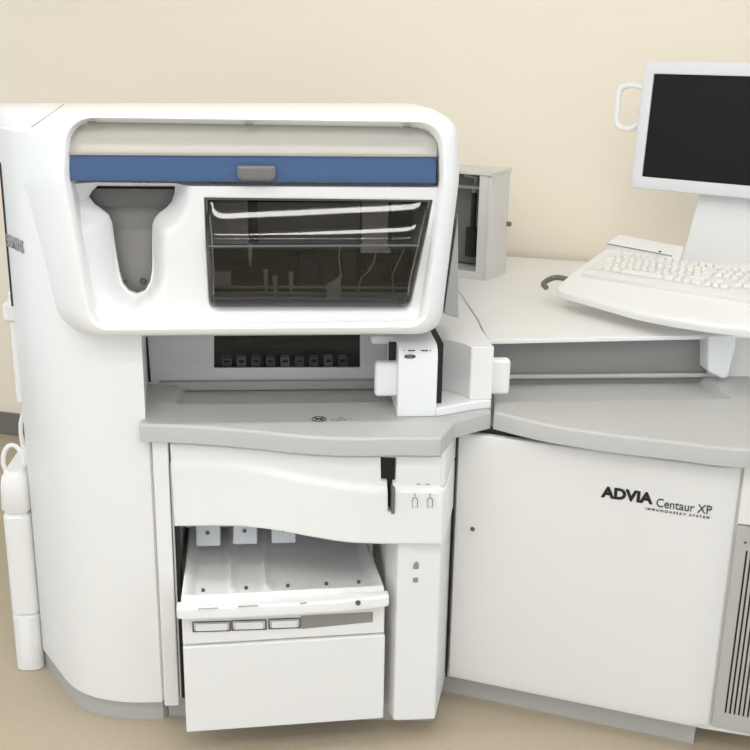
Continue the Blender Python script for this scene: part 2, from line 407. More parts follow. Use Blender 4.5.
# --- deck beside the shelf, joining hood and shelf
SH = .92
bm = bmesh.new(); plan(bm, [(.262, 2.56), (.497, 2.50), (.51, 2.70), (.52, 3.5), (.262, 3.6)], SH-.05, SH-.0005); build('deck', bm, WHITE, R, bevel=.006)

# --- sample dispenser block between the two troughs
YF = P(397, 417, Z=ZC).y
zt = P(415, 346, Y=YF).z
def X(x, y, Y): return P(x, y, Y=Y).x
bm = bmesh.new()
bl = [(X(397, 417, YF), YF), (X(436, 417, YF), YF), (X(436.5, 417, YF), YF+.30), (X(397, 417, YF), YF+.30)]
prof = [(YF, ZC), (YF, zt-.03), (YF+.006, zt-.012), (YF+.02, zt-.002), (YF+.05, zt), (YF+.26, zt-.0), (YF+.26, ZC)]
prism(bm, [Vector((bl[0][0], y, z)) for y, z in prof], (bl[1][0]-bl[0][0], 0, 0)); build('dispenser_block', bm, HOODW, R, bevel=.003)
# dark slit to its right
bm = bmesh.new(); box(bm, (bl[1][0], YF+.03, ZC+.02), (bl[1][0]+.016, YF+.25, zt-.003)); build('dispenser_slit', bm, BLACK, R)
# low lip and concave right half
lip = xy([(436, 417), (450, 415), (465, 412), (476, 410), (491, 408.5)], ZC)
YQ = lip[-1][1]; xq = lip[-1][0]
bm = bmesh.new(); plan(bm, lip+[(xq, YQ+.2), (lip[0][0], YQ+.2)], ZC, ZC+.022); build('dispenser_lip', bm, HOODW, R, bevel=.004)
xs = bl[1][0]+.016; xc = X(470, 380, YQ)
arc = []
for k in range(11):
    t = k/10; arc.append(Vector((xc, YQ+.003))*(1-t)**2+Vector((xc-.014, YQ+.055))*2*t*(1-t)+Vector((xs, YQ+.085))*t*t)
conc = [(xq, YQ)]+[(xc+.004, YQ)]+[(p.x, p.y) for p in arc]+[(xs, YQ+.20), (xq, YQ+.20)]
bm = bmesh.new(); plan(bm, conc, ZC+.022, zt-.018); build('dispenser_scoop', bm, WHITE, R, bevel=.003)
bm = bmesh.new(); pbox(bm, 375, 363, 401, 397, YF+.03, .03); build('left_grip', bm, HOODW, R, bevel=.009, seg=4)
bm = bmesh.new(); pbox(bm, 488, 360, 510.5, 395, YQ+.03, .03); build('right_grip', bm, WHITE, R, bevel=.009, seg=4)
bm = bmesh.new(); pbox(bm, 371, 336, 396, 345, YF+.10, .08); build('chute_lip', bm, WHITE, R, bevel=.008, seg=4)
bm = bmesh.new(); pbox(bm, 389, 343, 397.5, 363, YF+.05, .01); build('chute_slot', bm, BLACK, R)
bm = bmesh.new(); zt2 = zt+.0006; c = P(409, 356, Y=YF)
for k in range(16): pass
c = Vector((P(410, 356.5, Y=YF-.001).x, YF-.0005, P(410, 356.5, Y=YF).z))
disc(bm, c, (0, -1, 0), .0001, .0001, 8); bm.free()
bm = bmesh.new(); tube(bm, [c+Vector((math.cos(k*math.pi/10)*.012, 0, math.sin(k*math.pi/10)*.004)) for k in range(20)], .001, 6, True)
tube(bm, [c+Vector((-.010, 0, 0)), c+Vector((.010, 0, 0))], .0012, 6)
for a0, a1 in ((408, 415), (421, 428), (404, 405), (430, 431)):
    p0, p1 = P(a0, 350.5, Y=YF+.0006), P(a1, 350.5, Y=YF+.0006); tube(bm, [p0, p1], .0014, 6)
build('printed_marks', bm, INKN, R)

# --- the hood
YH = 2.2
def ring(c, Y, rad, n=7): return [Vector((p.x, Y, p.y)) for p in roundpoly(xz(c, YH) if not isinstance(Y, tuple) else xz(c, Y[0]), rad, n)]
def ringY(c, Y, rad, n=7): return [Vector((p.x, Y, p.y)) for p in roundpoly(xz(c, Y), rad, n)]
rings = [
    ringY([(71, 125), (435, 130), (437, 180), (417, 319), (100, 322), (76, 178)], 2.275, [.05, .07, .01, .02, .02, .01]),
    ringY([(72, 121), (436, 127), (438.5, 180), (419, 321), (97, 324), (72, 178)], 2.235, [.05, .09, .01, .025, .025, .01]),
    ringY([(70, 119), (438, 125), (440, 180), (421, 323), (95, 326), (69, 178)], 2.21, [.05, .10, .01, .03, .03, .01]),
    ringY([(66, 117), (443, 122), (444, 180), (426, 327), (91, 330), (64, 178)], 2.2, [.06, .11, .01, .04, .04, .01]),
    ringY([(60, 115), (450, 118), (451.5, 180), (432, 332), (84, 335), (57, 178)], 2.204, [.07, .12, .01, .05, .05, .01]),
    ringY([(54, 114), (456, 113), (457, 180), (438, 334), (76, 336), (50, 178)], 2.225, [.07, .13, .01, .05, .06, .01]),
    ringY([(46, 113), (459, 113), (459, 180), (440, 333), (66, 334), (42, 182)], 2.27, [.07, .13, .01, .05, .06, .01]),
    ringY([(28, 110), (459, 111), (457, 180), (440, 325), (55, 322), (28, 184)], 2.35, [.06, .13, .01, .05, .05, .01]),
    ringY([(-6, 106), (452, 106), (448, 180), (436, 300), (50, 300), (2, 172)], 2.6, [.05, .12, .01, .05, .05, .01]),
    ringY([(-12, 103), (440, 103), (436, 180), (430, 260), (60, 260), (2, 165)], 2.95, [.05, .10, .01, .05, .05, .01]),
]
bm = bmesh.new(); loft(bm, rings, False, True); build('hood_shell', bm, HOODW, R, ang=50)
# seam across the hood's top, left
hs_ = bpy.data.objects['hood_shell']; im = rootmat(R).inverted(); pts = []
for k in range(13):
    t = k/12; x_, y_ = 32+(64-32)*t, 127+(104.5-127)*t; d_ = (P(x_, y_, Y=3)-EYE).normalized()
    hit, loc, nn_, _f = hs_.ray_cast(im @ EYE, d_)
    if hit: pts.append(rootmat(R) @ (loc+nn_*.0002))
if len(pts) > 3: bm = bmesh.new(); tube(bm, pts, .0012, 6); build('hood_seam', bm, TAUPE, R)
# inner white panel with the U-shaped chute and the window opening
YI = 2.245
po = xz([(64, 184), (438, 186), (420, 321), (97, 324)], YI); po = roundpoly(po, [.003, .003, .02, .02], 4)
U = [(97.7, 185.8), (175, 186.3), (174.3, 193), (171.5, 201.5), (165.9, 208), (158.5, 213.5), (154.0, 219), (151.9, 226), (151.9, 240), (152.2, 255), (152, 269.6), (150, 281.7), (144.4, 291.5), (136, 294.4), (128.5, 291.5), (122.5, 284.5), (119, 273), (115.8, 254.7), (113.6, 238), (112, 223), (108.6, 214.8), (101.5, 209), (94, 204), (88.5, 196.8), (92, 191)]
U = [(x, y) for x, y in U]
uh = [Vector(q) for q in xz(U, YI+.045)]
wi = roundpoly(xz([(204.5, 196.5), (432, 199), (409.5, 307), (209.5, 306.5)], YI), [.003, .004, .018, .018], 4)
xedge = P(69, 250, Y=YI).x
def relief(Q, h):
    d = h[0]; bx = P(136, 250, Y=YI).x
    wdt = np.where(Q[:, 0] < bx, .060, .040)
    z0 = P(136, 184, Y=YI).z; z1 = P(136, 240, Y=YI).z
    r = -.062*(1-np.clip(d/wdt, 0, 1))**1.4
    tz = ss(Q[:, 1], P(136, 330, Y=YI).z, P(136, 180, Y=YI).z)
    base = .020*tz*1.0
    # soft slope down towards the left and bottom edge of the panel
    le = np.clip((P(110, 250, Y=YI).x-Q[:, 0])/.10, 0, 1); base = base-.030*le*le
    be = ss(P(200, 308, Y=YI).z-Q[:, 1], 0, .012); base = base+.012*be
    return base+r
bm = sheet([(p[0], p[1]) for p in po], [uh, wi], relief, .0075, XZ(YI), .05, .002, .003)
build('hood_panel', bm, HOODW, R, ang=60)
# plate behind the chute, its upper box, screw
bm = bmesh.new(); prism(bm, px([(80, 205), (178, 205), (178, 300), (96, 300)], Y=2.34), (0, .004, 0)); build('chute_plate', bm, TAUPE, R)
bm = bmesh.new(); pbox(bm, 84, 188.5, 180, 207, 2.315, .02); build('chute_upper_plate', bm, HANDLE, R, bevel=.002)
bm = bmesh.new(); prism(bm, px([(80, 181), (182, 182), (182, 187.6), (80, 187)], Y=2.313), (0, .012, 0)); build('chute_gap', bm, BLACK, R)
o = None
bm = bmesh.new(); disc(bm, P(143, 281, Y=2.339), (0, -1, 0), .007, .005, 16); build('screw', bm, SCREW, R)
bm = bmesh.new(); disc(bm, P(126, 281, Y=2.339), (0, -1, 0), .0025, .003, 10); build('screw', bm, SCREW, R)
# window seal, curved smoked pane, and what stands behind it
outer = roundpoly(xz([(205, 197), (431.5, 199.3), (409.3, 306.5), (210, 306)], YI-.012), [.003, .004, .016, .016], 4)
inner = roundpoly(xz([(207.5, 200), (428, 202), (407, 303), (212, 302.5)], YI-.012), [.003, .004, .014, .014], 4)
bm = sheet(outer, [inner], flat, .01, XZ(YI-.012), .02, .001, .001); build('window_seal', bm, FRAME, R)
TLx, TRx = P(205.5, 200, Y=YI).x, P(431, 202, Y=YI).x
ztop, zmid, zbot = P(300, 198.5, Y=YI).z, P(300, 246, Y=YI).z, P(300, 305, Y=YI).z
_s = np.linspace(0, 1, 101); _m = np.where(_s < .3, .41*_s/.3, .41+.20*(_s-.3)); _b = np.cumsum(_m)/100
bm = bmesh.new(); cols = 40; rows = []
hs = [zbot+(zmid-zbot)*k/3 for k in range(4)]+[zmid+(ztop-zmid)*k/40 for k in range(1, 41)]
for z in hs:
    t = (ztop-z)/(ztop-zbot); xl_ = TLx+(P(211, 305, Y=YI).x-TLx)*t; xr_ = TRx+(P(408.5, 305, Y=YI).x-TRx)*t; row = []
    for k in range(cols+1):
        s = .5-.5*math.cos(math.pi*k/cols); s_ = max(0, (z-zmid)/(ztop-zmid))
        base_y = YI-.002; H_ = ztop-zmid; top_b = H_*float(_b[-1])
        tw = 1.065-.125*s
        # the pane bellies forward below its top edge and returns at both ends
        if z >= zmid-1e-6: out_ = top_b-H_*float(np.interp(s_, _s, _b))*tw
        else: out_ = top_b*(.25+.75*(z-zbot)/(zmid-zbot))
        e_ = (1-math.exp(-s/.012))*(1-math.exp(-(1-s)/.012))
        row.append(bm.verts.new((xl_+(xr_-xl_)*s, base_y-out_*e_, z)))
    rows.append(row)
for a, b in zip(rows, rows[1:]):
    for k in range(cols): bm.faces.new((a[k], a[k+1], b[k+1], b[k]))
o = build('smoked_window', bm, GLASS, R, ang=180)
sm = o.modifiers.new('thickness', 'SOLIDIFY'); sm.thickness = .003; sm.offset = 1
bm = bmesh.new(); Yb_ = YI-.002-H_*float(_b[-1])-.002; a, b = P(209, 246.5, Y=Yb_), P(419, 245.5, Y=Yb_); tube(bm, [a, b], .0026, 8); build('window_bar', bm, FRAME, R)
# chamber
x0, x1 = TLx-.02, TRx+.02
bm = bmesh.new()
box(bm, (x0-.01, 2.7, zbot-.02), (x1+.01, 2.71, ztop+.03)); box(bm, (x0-.01, YI+.06, zbot-.03), (x1+.01, 2.7, zbot-.012)); box(bm, (x0-.01, YI+.06, zbot-.02), (x0, 2.7, ztop+.03)); box(bm, (x1, YI+.06, zbot-.02), (x1+.01, 2.7, ztop+.03)); box(bm, (x0-.01, YI+.06, ztop+.02), (x1+.01, 2.7, ztop+.03))
build('chamber', bm, DARK, R)
def inner_box(name, x0, y0, x1, y1, Y, dep, m, bev=.002):
    b = bmesh.new(); pbox(b, x0, y0, x1, y1, Y, dep); return build(name, b, m, R, bevel=bev)
LP = mat('inner_light_plate', rgb(215, 213, 208), .45); MP = mat('inner_mid_plate', rgb(188, 185, 179), .5)
inner_box('inner_plate', 206, 196, 248, 244, 2.37, .01, LP)
inner_box('pivot_bracket', 362, 202, 388, 250, 2.36, .012, LP)
inner_box('bracket_foot', 361, 250, 391, 253, 2.35, .03, LP, .001)
inner_box('rear_cover', 258, 202, 360, 243, 2.52, .05, MP)
inner_box('rear_cover', 394, 206, 414, 243, 2.5, .04, DARK2)
inner_box('rear_cover', 414, 206, 422, 243, 2.4, .04, MP)
inner_box('probe_guard', 392, 204, 402, 208, 2.35, .02, LP)
inner_box('inner_plate', 208, 272, 231, 286, 2.35, .02, MP)
for xx, yy in ((250, 244), (266, 270), (275, 276), (291, 272)):
    b = bmesh.new(); p0 = P(xx, yy, Y=2.36); p1 = P(xx, yy+17, Y=2.36); tube(b, [p0, p1], [.006, .004], 10); tube(b, [p1, p1-Vector((0, 0, .012))], .002, 8); build('probe', b, MP, R)
b = bmesh.new(); prism(b, px([(326.5, 286), (341, 277), (341.5, 303), (327, 303)], Y=2.32), (0, .02, 0)); build('white_wedge', b, LP, R, bevel=.002)
for yy, Yd in ((287, 2.4), (293, 2.36), (298.5, 2.32)):
    b = bmesh.new(); tube(b, [P(212, yy, Y=Yd), P(410, yy+1, Y=Yd)], .0035, 8); build('guide_rail', b, MP if yy != 298.5 else STEEL, R)
inner_box('rail_bed', 210, 285, 412, 292, 2.44, .04, DARK2)
for x0_, x1_, y0_, y1_ in ((300, 318, 258, 284), (322, 338, 250, 284), (343, 356, 252, 284), (368, 384, 262, 285), (392, 404, 254, 284)):
    inner_box('reagent_holder', x0_, y0_, x1_, y1_, 2.46, .05, DARK2)
for pts in ([(376, 253), (374, 262), (368, 272), (361, 278), (358, 290), (359, 300)], [(404, 250), (398, 262), (392, 276), (394, 296)], [(340, 246), (339, 258), (341, 278)]):
    b = bmesh.new(); tube(b, [P(x, y, Y=2.37) for x, y in pts], .0015, 6); build('fluid_line', b, LP, R)
# hinged cover: frosted sheet above, blue band with its grey handle
YLd = 2.212
lid = []
bm = bmesh.new(); rows = []
for k in range(9):
    t = k/8; yy = 122+(155-122)*t; Yq = 2.25-.040*math.sin(t*math.pi/2); row = []
    for j in range(25):
        s = j/24; xx = (69+1.0*(1-t))*(1-s)+437*s
        if k < 5: xx = xx+(.35*(5-k)**1.5*(1-2*s))
        row.append(bm.verts.new(P(xx, yy+4.5*s*(1-t)+2.0*s*t, Y=Yq)))
    rows.append(row)
for a, b in zip(rows, rows[1:]):
    for j in range(24): bm.faces.new((a[j], a[j+1], b[j+1], b[j]))
o = build('hinged_cover', bm, FROST, R, ang=180, label='frosted beige hinged cover'); sm = o.modifiers.new('thickness', 'SOLIDIFY'); sm.thickness = .003; sm.offset = 1
lid = o
bb = xz([(67.5, 153), (436.3, 156), (436, 183.5), (70.5, 181)], YLd)
bm = sheet(bb, [], flat, .02, XZ(YLd), .012, .002); build('blue_band', bm, BLUE, lid, label='blue plastic band')
bm = bmesh.new(); hp = xz([(237, 166), (276, 166.5), (276, 178), (271, 181.5), (241, 181), (237, 177)], YLd-.018)
bm = sheet(roundpoly(hp, .005, 4), [], flat, .01, XZ(YLd-.018), .016, .005); build('handle', bm, HANDLE, lid, label='grey handle')
# something pale behind the frosted cover
bm = bmesh.new(); prism(bm, px([(72, 120), (434, 125), (434, 186), (72, 184)], Y=2.33), (0, .004, 0)); build('rear_guard', bm, LP, R)
bm = bmesh.new(); pbox(bm, 86, 143, 120, 152, 2.26, .05); build('inner_fitting', bm, TAUPE, R, bevel=.004)
bm = bmesh.new(); pbox(bm, 204, 141, 246, 152, 2.26, .05); build('inner_fitting', bm, TAUPE, R, bevel=.004)
for xx, yy in ((91.5, 122.3), (249, 124.6), (407.5, 127)):
    bm = bmesh.new(); pbox(bm, xx-4, yy-.8, xx+4, yy+1.0, 2.205, .01); build('hinge_clip', bm, HANDLE, R, bevel=.0005)
# grey skirt hanging at the hood's right side
bm = bmesh.new(); q = px([(458, 215), (458.5, 318), (444, 314), (450, 270)], Y=2.37); prism(bm, q, (0, .10, 0)); build('side_skirt', bm, STEEL, R, bevel=.002, label='grey metal skirt')

# --- front drawer with its wavy relief
YD = 2.175
cfx = np.array([q[0] for q in xy(frontL, ZC)]); cfy = np.array([q[1] for q in xy(frontL, ZC)])
def dY(x): return float(np.interp(x, cfx, cfy))+.024
def PD(x, y, off=0):
    Y = YD
    for _ in range(5): p = P(x, y, Y=Y-off); Y = dY(p.x)
    return P(x, y, Y=Y-off)
def dxz(pts, off=0): return [(p.x, p.z) for p in (PD(x, y, off) for x, y in pts)]
DM = lambda u, v, w_: Vector((u, dY(u)-w_, v))
crest = spline([(172, 462), (200, 463), (220, 464), (262, 468), (303, 477), (346, 484.5), (382, 488), (443, 489)], 5)
cx = np.array([PD(x, y).x for x, y in crest]); cz = np.array([PD(x, y).z for x, y in crest])
bot = spline([(174.5, 526), (205, 525.6), (238, 525.3), (274, 528.5), (310, 535), (345, 540.5), (372, 542), (400, 542.5), (442, 542.5)], 4)
do = [(PD(170, 450).x, ZC-.052), (PD(441.5, 450).x, ZC-.052)]+dxz(bot[::-1])
sl = dxz([(381, 459), (397, 459.5), (396.3, 485), (393.5, 485.5), (393, 513), (388, 512), (387.8, 484.5), (381.5, 484)], .012)
xf0, xf1 = P(190, 500, Y=YD).x, P(290, 500, Y=YD).x
def drel(Q, h):
    zc = np.interp(Q[:, 0], cx, cz); k = .25+.75*ss(Q[:, 0], xf0, xf1)
    up_ = ss(zc-Q[:, 1], -.004, .007)
    upper = -.006*ss(Q[:, 1], zc+.0, zc+.035)*0
    zb_ = np.interp(Q[:, 0], cx, cz)-.09
    return .0085*up_*k - .004*(1-up_)*k*ss(zc+.05-Q[:, 1], 0, .05)+.002
bm = sheet(do, [sl], drel, .006, DM, .02, .004, .0015); dr = build('front_drawer', bm, WHITE, R, ang=50)
bm = bmesh.new(); pbox(bm, 378, 456, 400, 518, dY(.24)+.021, .01); build('latch_recess', bm, BLACK, dr)
bm = bmesh.new(); a = PD(391.5, 488, .01); b = PD(391, 513, .01); box(bm, (a.x, a.y-.006, b.z), (a.x+.008, a.y+.03, a.z)); build('latch_lever', bm, HANDLE, dr, bevel=.001)
# bottle icons
for xx in (415, 430):
    bm = bmesh.new(); y_ = dY(.31)-.0195
    o3 = px([(xx-2.6, 507), (xx+2.6, 507), (xx+2.6, 500), (xx+.9, 497.5), (xx-.9, 497.5), (xx-2.6, 500)], Y=y_); tube(bm, o3, .0009, 6, True)
    tube(bm, [P(xx, 496.5, Y=y_), P(xx, 493.5, Y=y_)], .0009, 6); build('bottle_icon', bm, INKN, dr)
for xx in (418.5, 427.5):
    bm = bmesh.new(); tube(bm, [P(xx-2, 484.3, Y=dY(.31)-.003), P(xx+2, 484.3, Y=dY(.31)-.003)], .0008, 6); build('indicator_mark', bm, INKN, dr)
# corner cover turning back to the door line, and the column below
DP0 = Vector((.591, 2.232, 0)); DD = Vector((1, -.44, 0)).normalized(); DN = Vector((DD.y, -DD.x, 0))   # door direction, outward normal
def doorY(x): return DP0.y+(x-DP0.x)*DD.y/DD.x
YD = dY(.33)
zbt = P(420, 541, Y=YD).z
xA = P(441.5, 500, Y=YD).x; xB = P(456, 470, Y=doorY(.39)).x-.004
bm = bmesh.new(); plan(bm, [(xA-.012, YD+.003), (xA-.002, YD-.014), (xA+.010, YD-.002), (xB, doorY(xB)+.0), (xB, 2.6), (xA-.012, 2.6)], zbt, P(420, 488, Y=YD).z)
build('corner_cover', bm, WHITE, R, bevel=.006)
bm = bmesh.new(); plan(bm, [(xA-.012, YD+.006), (xA+.006, YD+.004), (xB, doorY(xB)+.0), (xB, 2.6), (xA-.012, 2.6)], P(420, 488, Y=YD).z, ZC-.043)
build('corner_cover', bm, WHITE, R, bevel=.006)
c0, c1, c2 = P(386.5, 560, Y=2.22).x, P(398, 560, Y=YD+.012).x, P(441, 560, Y=YD+.012).x
bm = bmesh.new(); plan(bm, [(c0, 2.25), (c0, 2.225), (c1, YD+.012), (c2, YD+.012), (xB-.004, doorY(xB)+.0), (xB-.004, 2.6), (c0, 2.6)], .06, zbt-.002); build('door_column', bm, WHITE, R, bevel=.005)
bm = bmesh.new(); p = P(416, 565, Y=YD+.0115); q = roundpoly([(p.x-.007, p.z-.010), (p.x+.007, p.z-.010), (p.x+.0065, p.z+.004), (p.x+.001, p.z+.010), (p.x-.0055, p.z+.004)], .003, 3)
prism(bm, [Vector((v.x, p.y, v.y)) for v in q], (0, -.001, 0)); build('status_light', bm, INKG, R)
bm = bmesh.new(); p = P(415.5, 580, Y=YD+.0115); box(bm, (p.x-.006, p.y-.001, p.z-.006), (p.x+.006, p.y, p.z+.006)); build('status_light', bm, INKG, R, bevel=.0004)
# --- the tray bay
bx0, bx1 = P(174, 560, Y=2.25).x, P(386, 560, Y=2.25).x
bm = bmesh.new(); box(bm, (x1*0+bx0+.0, 2.78, .06), (bx1, 2.80, .75)); box(bm, (bx0, 2.32, .66), (bx1, 2.78, .67)); box(bm, (bx0, 2.25, .08), (bx0+.004, 2.78, .70)); build('bay_lining', bm, GREY, R)
bm = bmesh.new(); box(bm, (bx0+.004, 2.255, .08), (bx0+.012, 2.30, .60)); build('bay_gap', bm, BLACK, R)
# pull-out tray: rim, sunken floor with ridges, screws, front lip
TZ = .42
tb = xy([(181, 597), (384, 586)], TZ)
A_, B_ = Vector(tb[0]), Vector(tb[1]); td = (B_-A_).normalized(); tn = Vector((-td.y, td.x)); TL = (B_-A_).length
def T(u, v, z): p = A_+td*u+tn*v; return Vector((p.x, p.y, z))
r1, r2 = .245, .42
def tfloor(Q, h):
    u, v = Q[:, 0]/TL, Q[:, 1]
    ins = ss(Q[:, 0], .012, .032)*(1-ss(Q[:, 0], TL-.032, TL-.012))*ss(v, .006, .028)
    z = -.022*ins
    for r_ in (r1, r2): z = z+.014*np.exp(-((u-r_)*TL/.008)**2)*ins*ss(v, .03, .06)
    return z+.03*ss(v, .2, .42)
bm = sheet([(0, 0), (TL, 0), (TL-.012, .42), (.012, .42)], [], tfloor, .008, lambda u, v, w_: T(u, v, TZ+w_), .05, .004)
tray = build('sample_tray', bm, WHITE, R, ang=60)
# thick front lip
lp = roundpoly([(-.010, -.030), (.10, -.036), (TL*.5, -.038), (TL-.1, -.036), (TL+.010, -.026), (TL+.010, .004), (-.010, .004)], [.012, 0, 0, 0, .012, .004, .004], 4)
bm = sheet([(p[0], p[1]) for p in lp], [], flat, .012, lambda u, v, w_: T(u, v, TZ-.012+w_), .026, .006); build('front_lip', bm, HOODW, tray, ang=50)
for u, v in ((.03, .045), (.092, .045), (.153, .045), (.21, .045), (.258, .045)):
    u = u/.29*TL
    bm = bmesh.new(); disc(bm, T(u+.0, .062, TZ-.022), (0, 0, 1), .0045, .006, 14); build('screw', bm, SCREW, tray)
bm = bmesh.new(); disc(bm, P(358, 603, Z=TZ-.010), (0, -.3, 1), .006, .004, 14); build('screw', bm, SCREW, tray)
for xa_, xb_, y_ in ((198, 218, 609), (238, 258, 606.5), (300, 307, 603.5)):
    bm = bmesh.new(); tube(bm, [P(xa_, y_, Z=TZ-.0115), P(xb_, y_-1, Z=TZ-.0115)], .0013, 6); build('label_slot', bm, TAUPE, tray)
# three hanging tabs at the back of the tray
for xx, yy in ((208, 529), (245, 527), (283.5, 526)):
    p = P(xx, yy, Y=2.37); t_ = []
    hw = .030
    front = [(p.y, p.z+.03), (p.y-.004, p.z-.02), (p.y-.012, p.z-.036), (p.y-.012, p.z-.042), (p.y+.0, p.z-.042), (p.y+.010, p.z-.02), (p.y+.012, p.z+.03)]
    bm = bmesh.new(); prism(bm, [Vector((p.x-hw, y, z)) for y, z in front], (hw*2, 0, 0)); tb_ = build('tube_clamp', bm, HOODW, tray, bevel=.006, seg=4)
    bm = bmesh.new(); disc(bm, (p.x-.001, p.y-.0035, P(xx, yy+4, Y=2.365).z), (0, -1, 0), .005, .003, 14); build('screw', bm, SCREW, tb_)
bm = bmesh.new(); a = P(186, 524, Y=2.39); box(bm, (a.x, 2.39, a.z-.01), (P(380, 524, Y=2.39).x, 2.43, a.z+.06)); build('clamp_bar', bm, GREY, tray)
# lower face of the tray with three metal-framed windows and a dark slot
zf1 = TZ-.038; zf0 = P(280, 634, Y=2.16).z
def Tf(x, y, v): # on the face plane v behind the rim line
    n3 = Vector((tn.x, tn.y, 0)); return P(x, y, pl=(T(0, v, 0), n3))
fa = [Tf(180, 618, -.004), Tf(386, 606, -.004)]
bm = bmesh.new(); q = [T(0, -.004, .30), T(TL+.002, -.004, .30), T(TL+.002, -.004, TZ-.038), T(0, -.004, TZ-.038)]; prism(bm, q, (tn.x*.03, tn.y*.03, 0)); build('tray_face', bm, WHITE, tray, bevel=.002)
for a0, a1, yy in ((193, 230, 627), (232, 266, 625.5), (269, 300, 624)):
    p0, p1 = Tf(a0, yy, -.006), Tf(a1, yy-1, -.006); h = .012
    bm = bmesh.new(); e3 = (p1-p0).normalized(); n3 = Vector((tn.x, tn.y, 0))
    o2 = [p0+Vector((0, 0, -h)), p1+Vector((0, 0, -h)), p1+Vector((0, 0, h)), p0+Vector((0, 0, h))]
    for i in range(4):
        tube(bm, [o2[i], o2[(i+1) % 4]], .0016, 6)
    fr = build('rack_frame', bm, SCREW, tray)
    bm = bmesh.new(); prism(bm, [p0+e3*.006+Vector((0, 0, -h*.8)), p1-e3*.006+Vector((0, 0, -h*.8)), p1-e3*.006+Vector((0, 0, h*.7)), p0+e3*.006+Vector((0, 0, h*.7))], n3*-.003)
    build('rack_end', bm, HOODW, tray, bevel=.001)
bm = bmesh.new(); q = [Tf(301, 629, -.0055), Tf(373, 622, -.0055), Tf(373, 612, -.0055), Tf(301, 616, -.0055)]; prism(bm, q, (tn.x*.001, tn.y*.001, 0)); build('rack_slot', bm, TAUPE, tray)
# lower drawer under it
bm = bmesh.new(); q = [T(-.0, -.010, .07), T(TL+.004, -.010, .07), T(TL+.004, -.010, .296), T(-.0, -.010, .296)]; prism(bm, q, (tn.x*.02, tn.y*.02, 0)); build('lower_drawer', bm, WHITE, R, bevel=.004)
# kick plinth
bm = bmesh.new(); plan(bm, [(P(157, 500, Y=YB).x, 2.30), (c2, 2.24), (xB, doorY(xB)+.05), (.98, doorY(.98)+.05), (1.2, 2.55), (1.2, 3.1), (xr, 3.1)], 0, .058); build('plinth', bm, GREY, R)

# --- the big slanted door with its printing
dl = Vector((P(453.8, 540, pl=(DP0, DN)).x, 0, 0)).x; drx = P(735, 520, pl=(DP0, DN)).x
def Dp(x, off=0): return Vector((x, doorY(x), 0))+DN*off
if DN.dot(EYE-DP0) < 0: DN = -DN
ztp = ZC-.045; L_ = (Dp(drx)-Dp(dl)).length
do_ = [(0, .075), (L_, .075), (L_, ztp-.014), (0, ztp-.014)]
def dmap(u, v, w_):
    p = Dp(dl)+DD*u+DN*w_; return Vector((p.x, p.y, v))
bm = sheet(do_, [], lambda Q, h: -.016*ss(Q[:, 0], L_-.05, L_), .03, dmap, .02, .006); door = build('front_door', bm, DOORM, R, ang=50)
dpl = (DP0+DN*.0008, DN)
a = P(602, 496.5, pl=dpl); b = P(650, 505, pl=dpl); 
text('brand_lettering', 'ADVIA', .036, (a.x, a.y, a.z-.0), DD, (0, 0, 1), INK, door, .0017, sx=(b-a).length/.103)
a = P(655.5, 506.5, pl=dpl); b = P(712, 516.5, pl=dpl)
text('model_lettering', 'Centaur XP', .030, (a.x, a.y, a.z), DD, (0, 0, 1), INKN, door, 0, sx=(b-a).length/.1475)
a = P(645, 509.5, pl=dpl); b = P(713, 520.5, pl=dpl)
text('small_lettering', 'IMMUNOASSAY SYSTEM', .0075, (a.x, a.y, a.z), DD, (0, 0, 1), INKN, door, .0001, sx=(b-a).length/.118, sp=1.5)
kh = P(472.5, 529, pl=dpl); bm = bmesh.new(); disc(bm, kh, DN, .0055, .003, 18); build('keyhole', bm, SCREW, door)
# side panels to the right of the door
ve = Dp(drx)+DD*.006
def Vp(u, off, z): p = ve+DD*u+DN*off; return Vector((p.x, p.y, z))
zs = P(742, 529, pl=(DP0, DN)).z
for z0, z1, nm in ((zs+.002, ztp-.01, 'upper_side_panel'), (.075, zs-.002, 'vent_panel')):
    bm = bmesh.new(); prism(bm, [Vp(0, -.02, z0), Vp(.22, -.02, z0), Vp(.22, -.02, z1), Vp(0, -.02, z1)], DN*-.02); vp = build(nm, bm, CREAM if nm[0] == 'u' else GREY, R, bevel=.003)
for k in range(14):
    u = .026+k*.010
    bm = bmesh.new(); prism(bm, [Vp(u, -.0195, .12), Vp(u+.004, -.0195, .12), Vp(u+.004, -.0195, zs-.06), Vp(u, -.0195, zs-.06)], DN*-.003); build('vent_slit', bm, BLACK, vp)
bm = bmesh.new(); disc(bm, Vp(.022, -.02, zs-.04), DN, .003, .002, 10); build('screw', bm, SCREW, vp)
# dark gap between door and bay, and carcass behind the door
bm = bmesh.new(); plan(bm, [(xB+.0005, doorY(xB)+.03), (dl+.01, doorY(dl)+.028), (drx+.0, doorY(drx)+.03), (1.22, doorY(1.22)+.05), (1.22, 3.0), (xB+.0005, 3.0)], .06, ZC-.044); build('cabinet_body', bm, CREAM, R)
bm = bmesh.new(); plan(bm, [(xB+.001, doorY(xB)+.004), (dl-.001, doorY(dl)+.006), (dl-.001, doorY(dl)+.02), (xB+.001, doorY(xB)+.02)], .07, ZC-.046); build('door_gasket', bm, BLACK, R)
bm = bmesh.new(); plan(bm, [(dl, doorY(dl)+.020), (drx-.01, doorY(drx-.01)+.020), (drx-.01, doorY(drx-.01)+.028), (dl, doorY(dl)+.028)], ztp-.03, ZC-.0425); build('counter_shadow_strip', bm, BLACK, R)  # black strip painting in the shadow line under the counter's edge
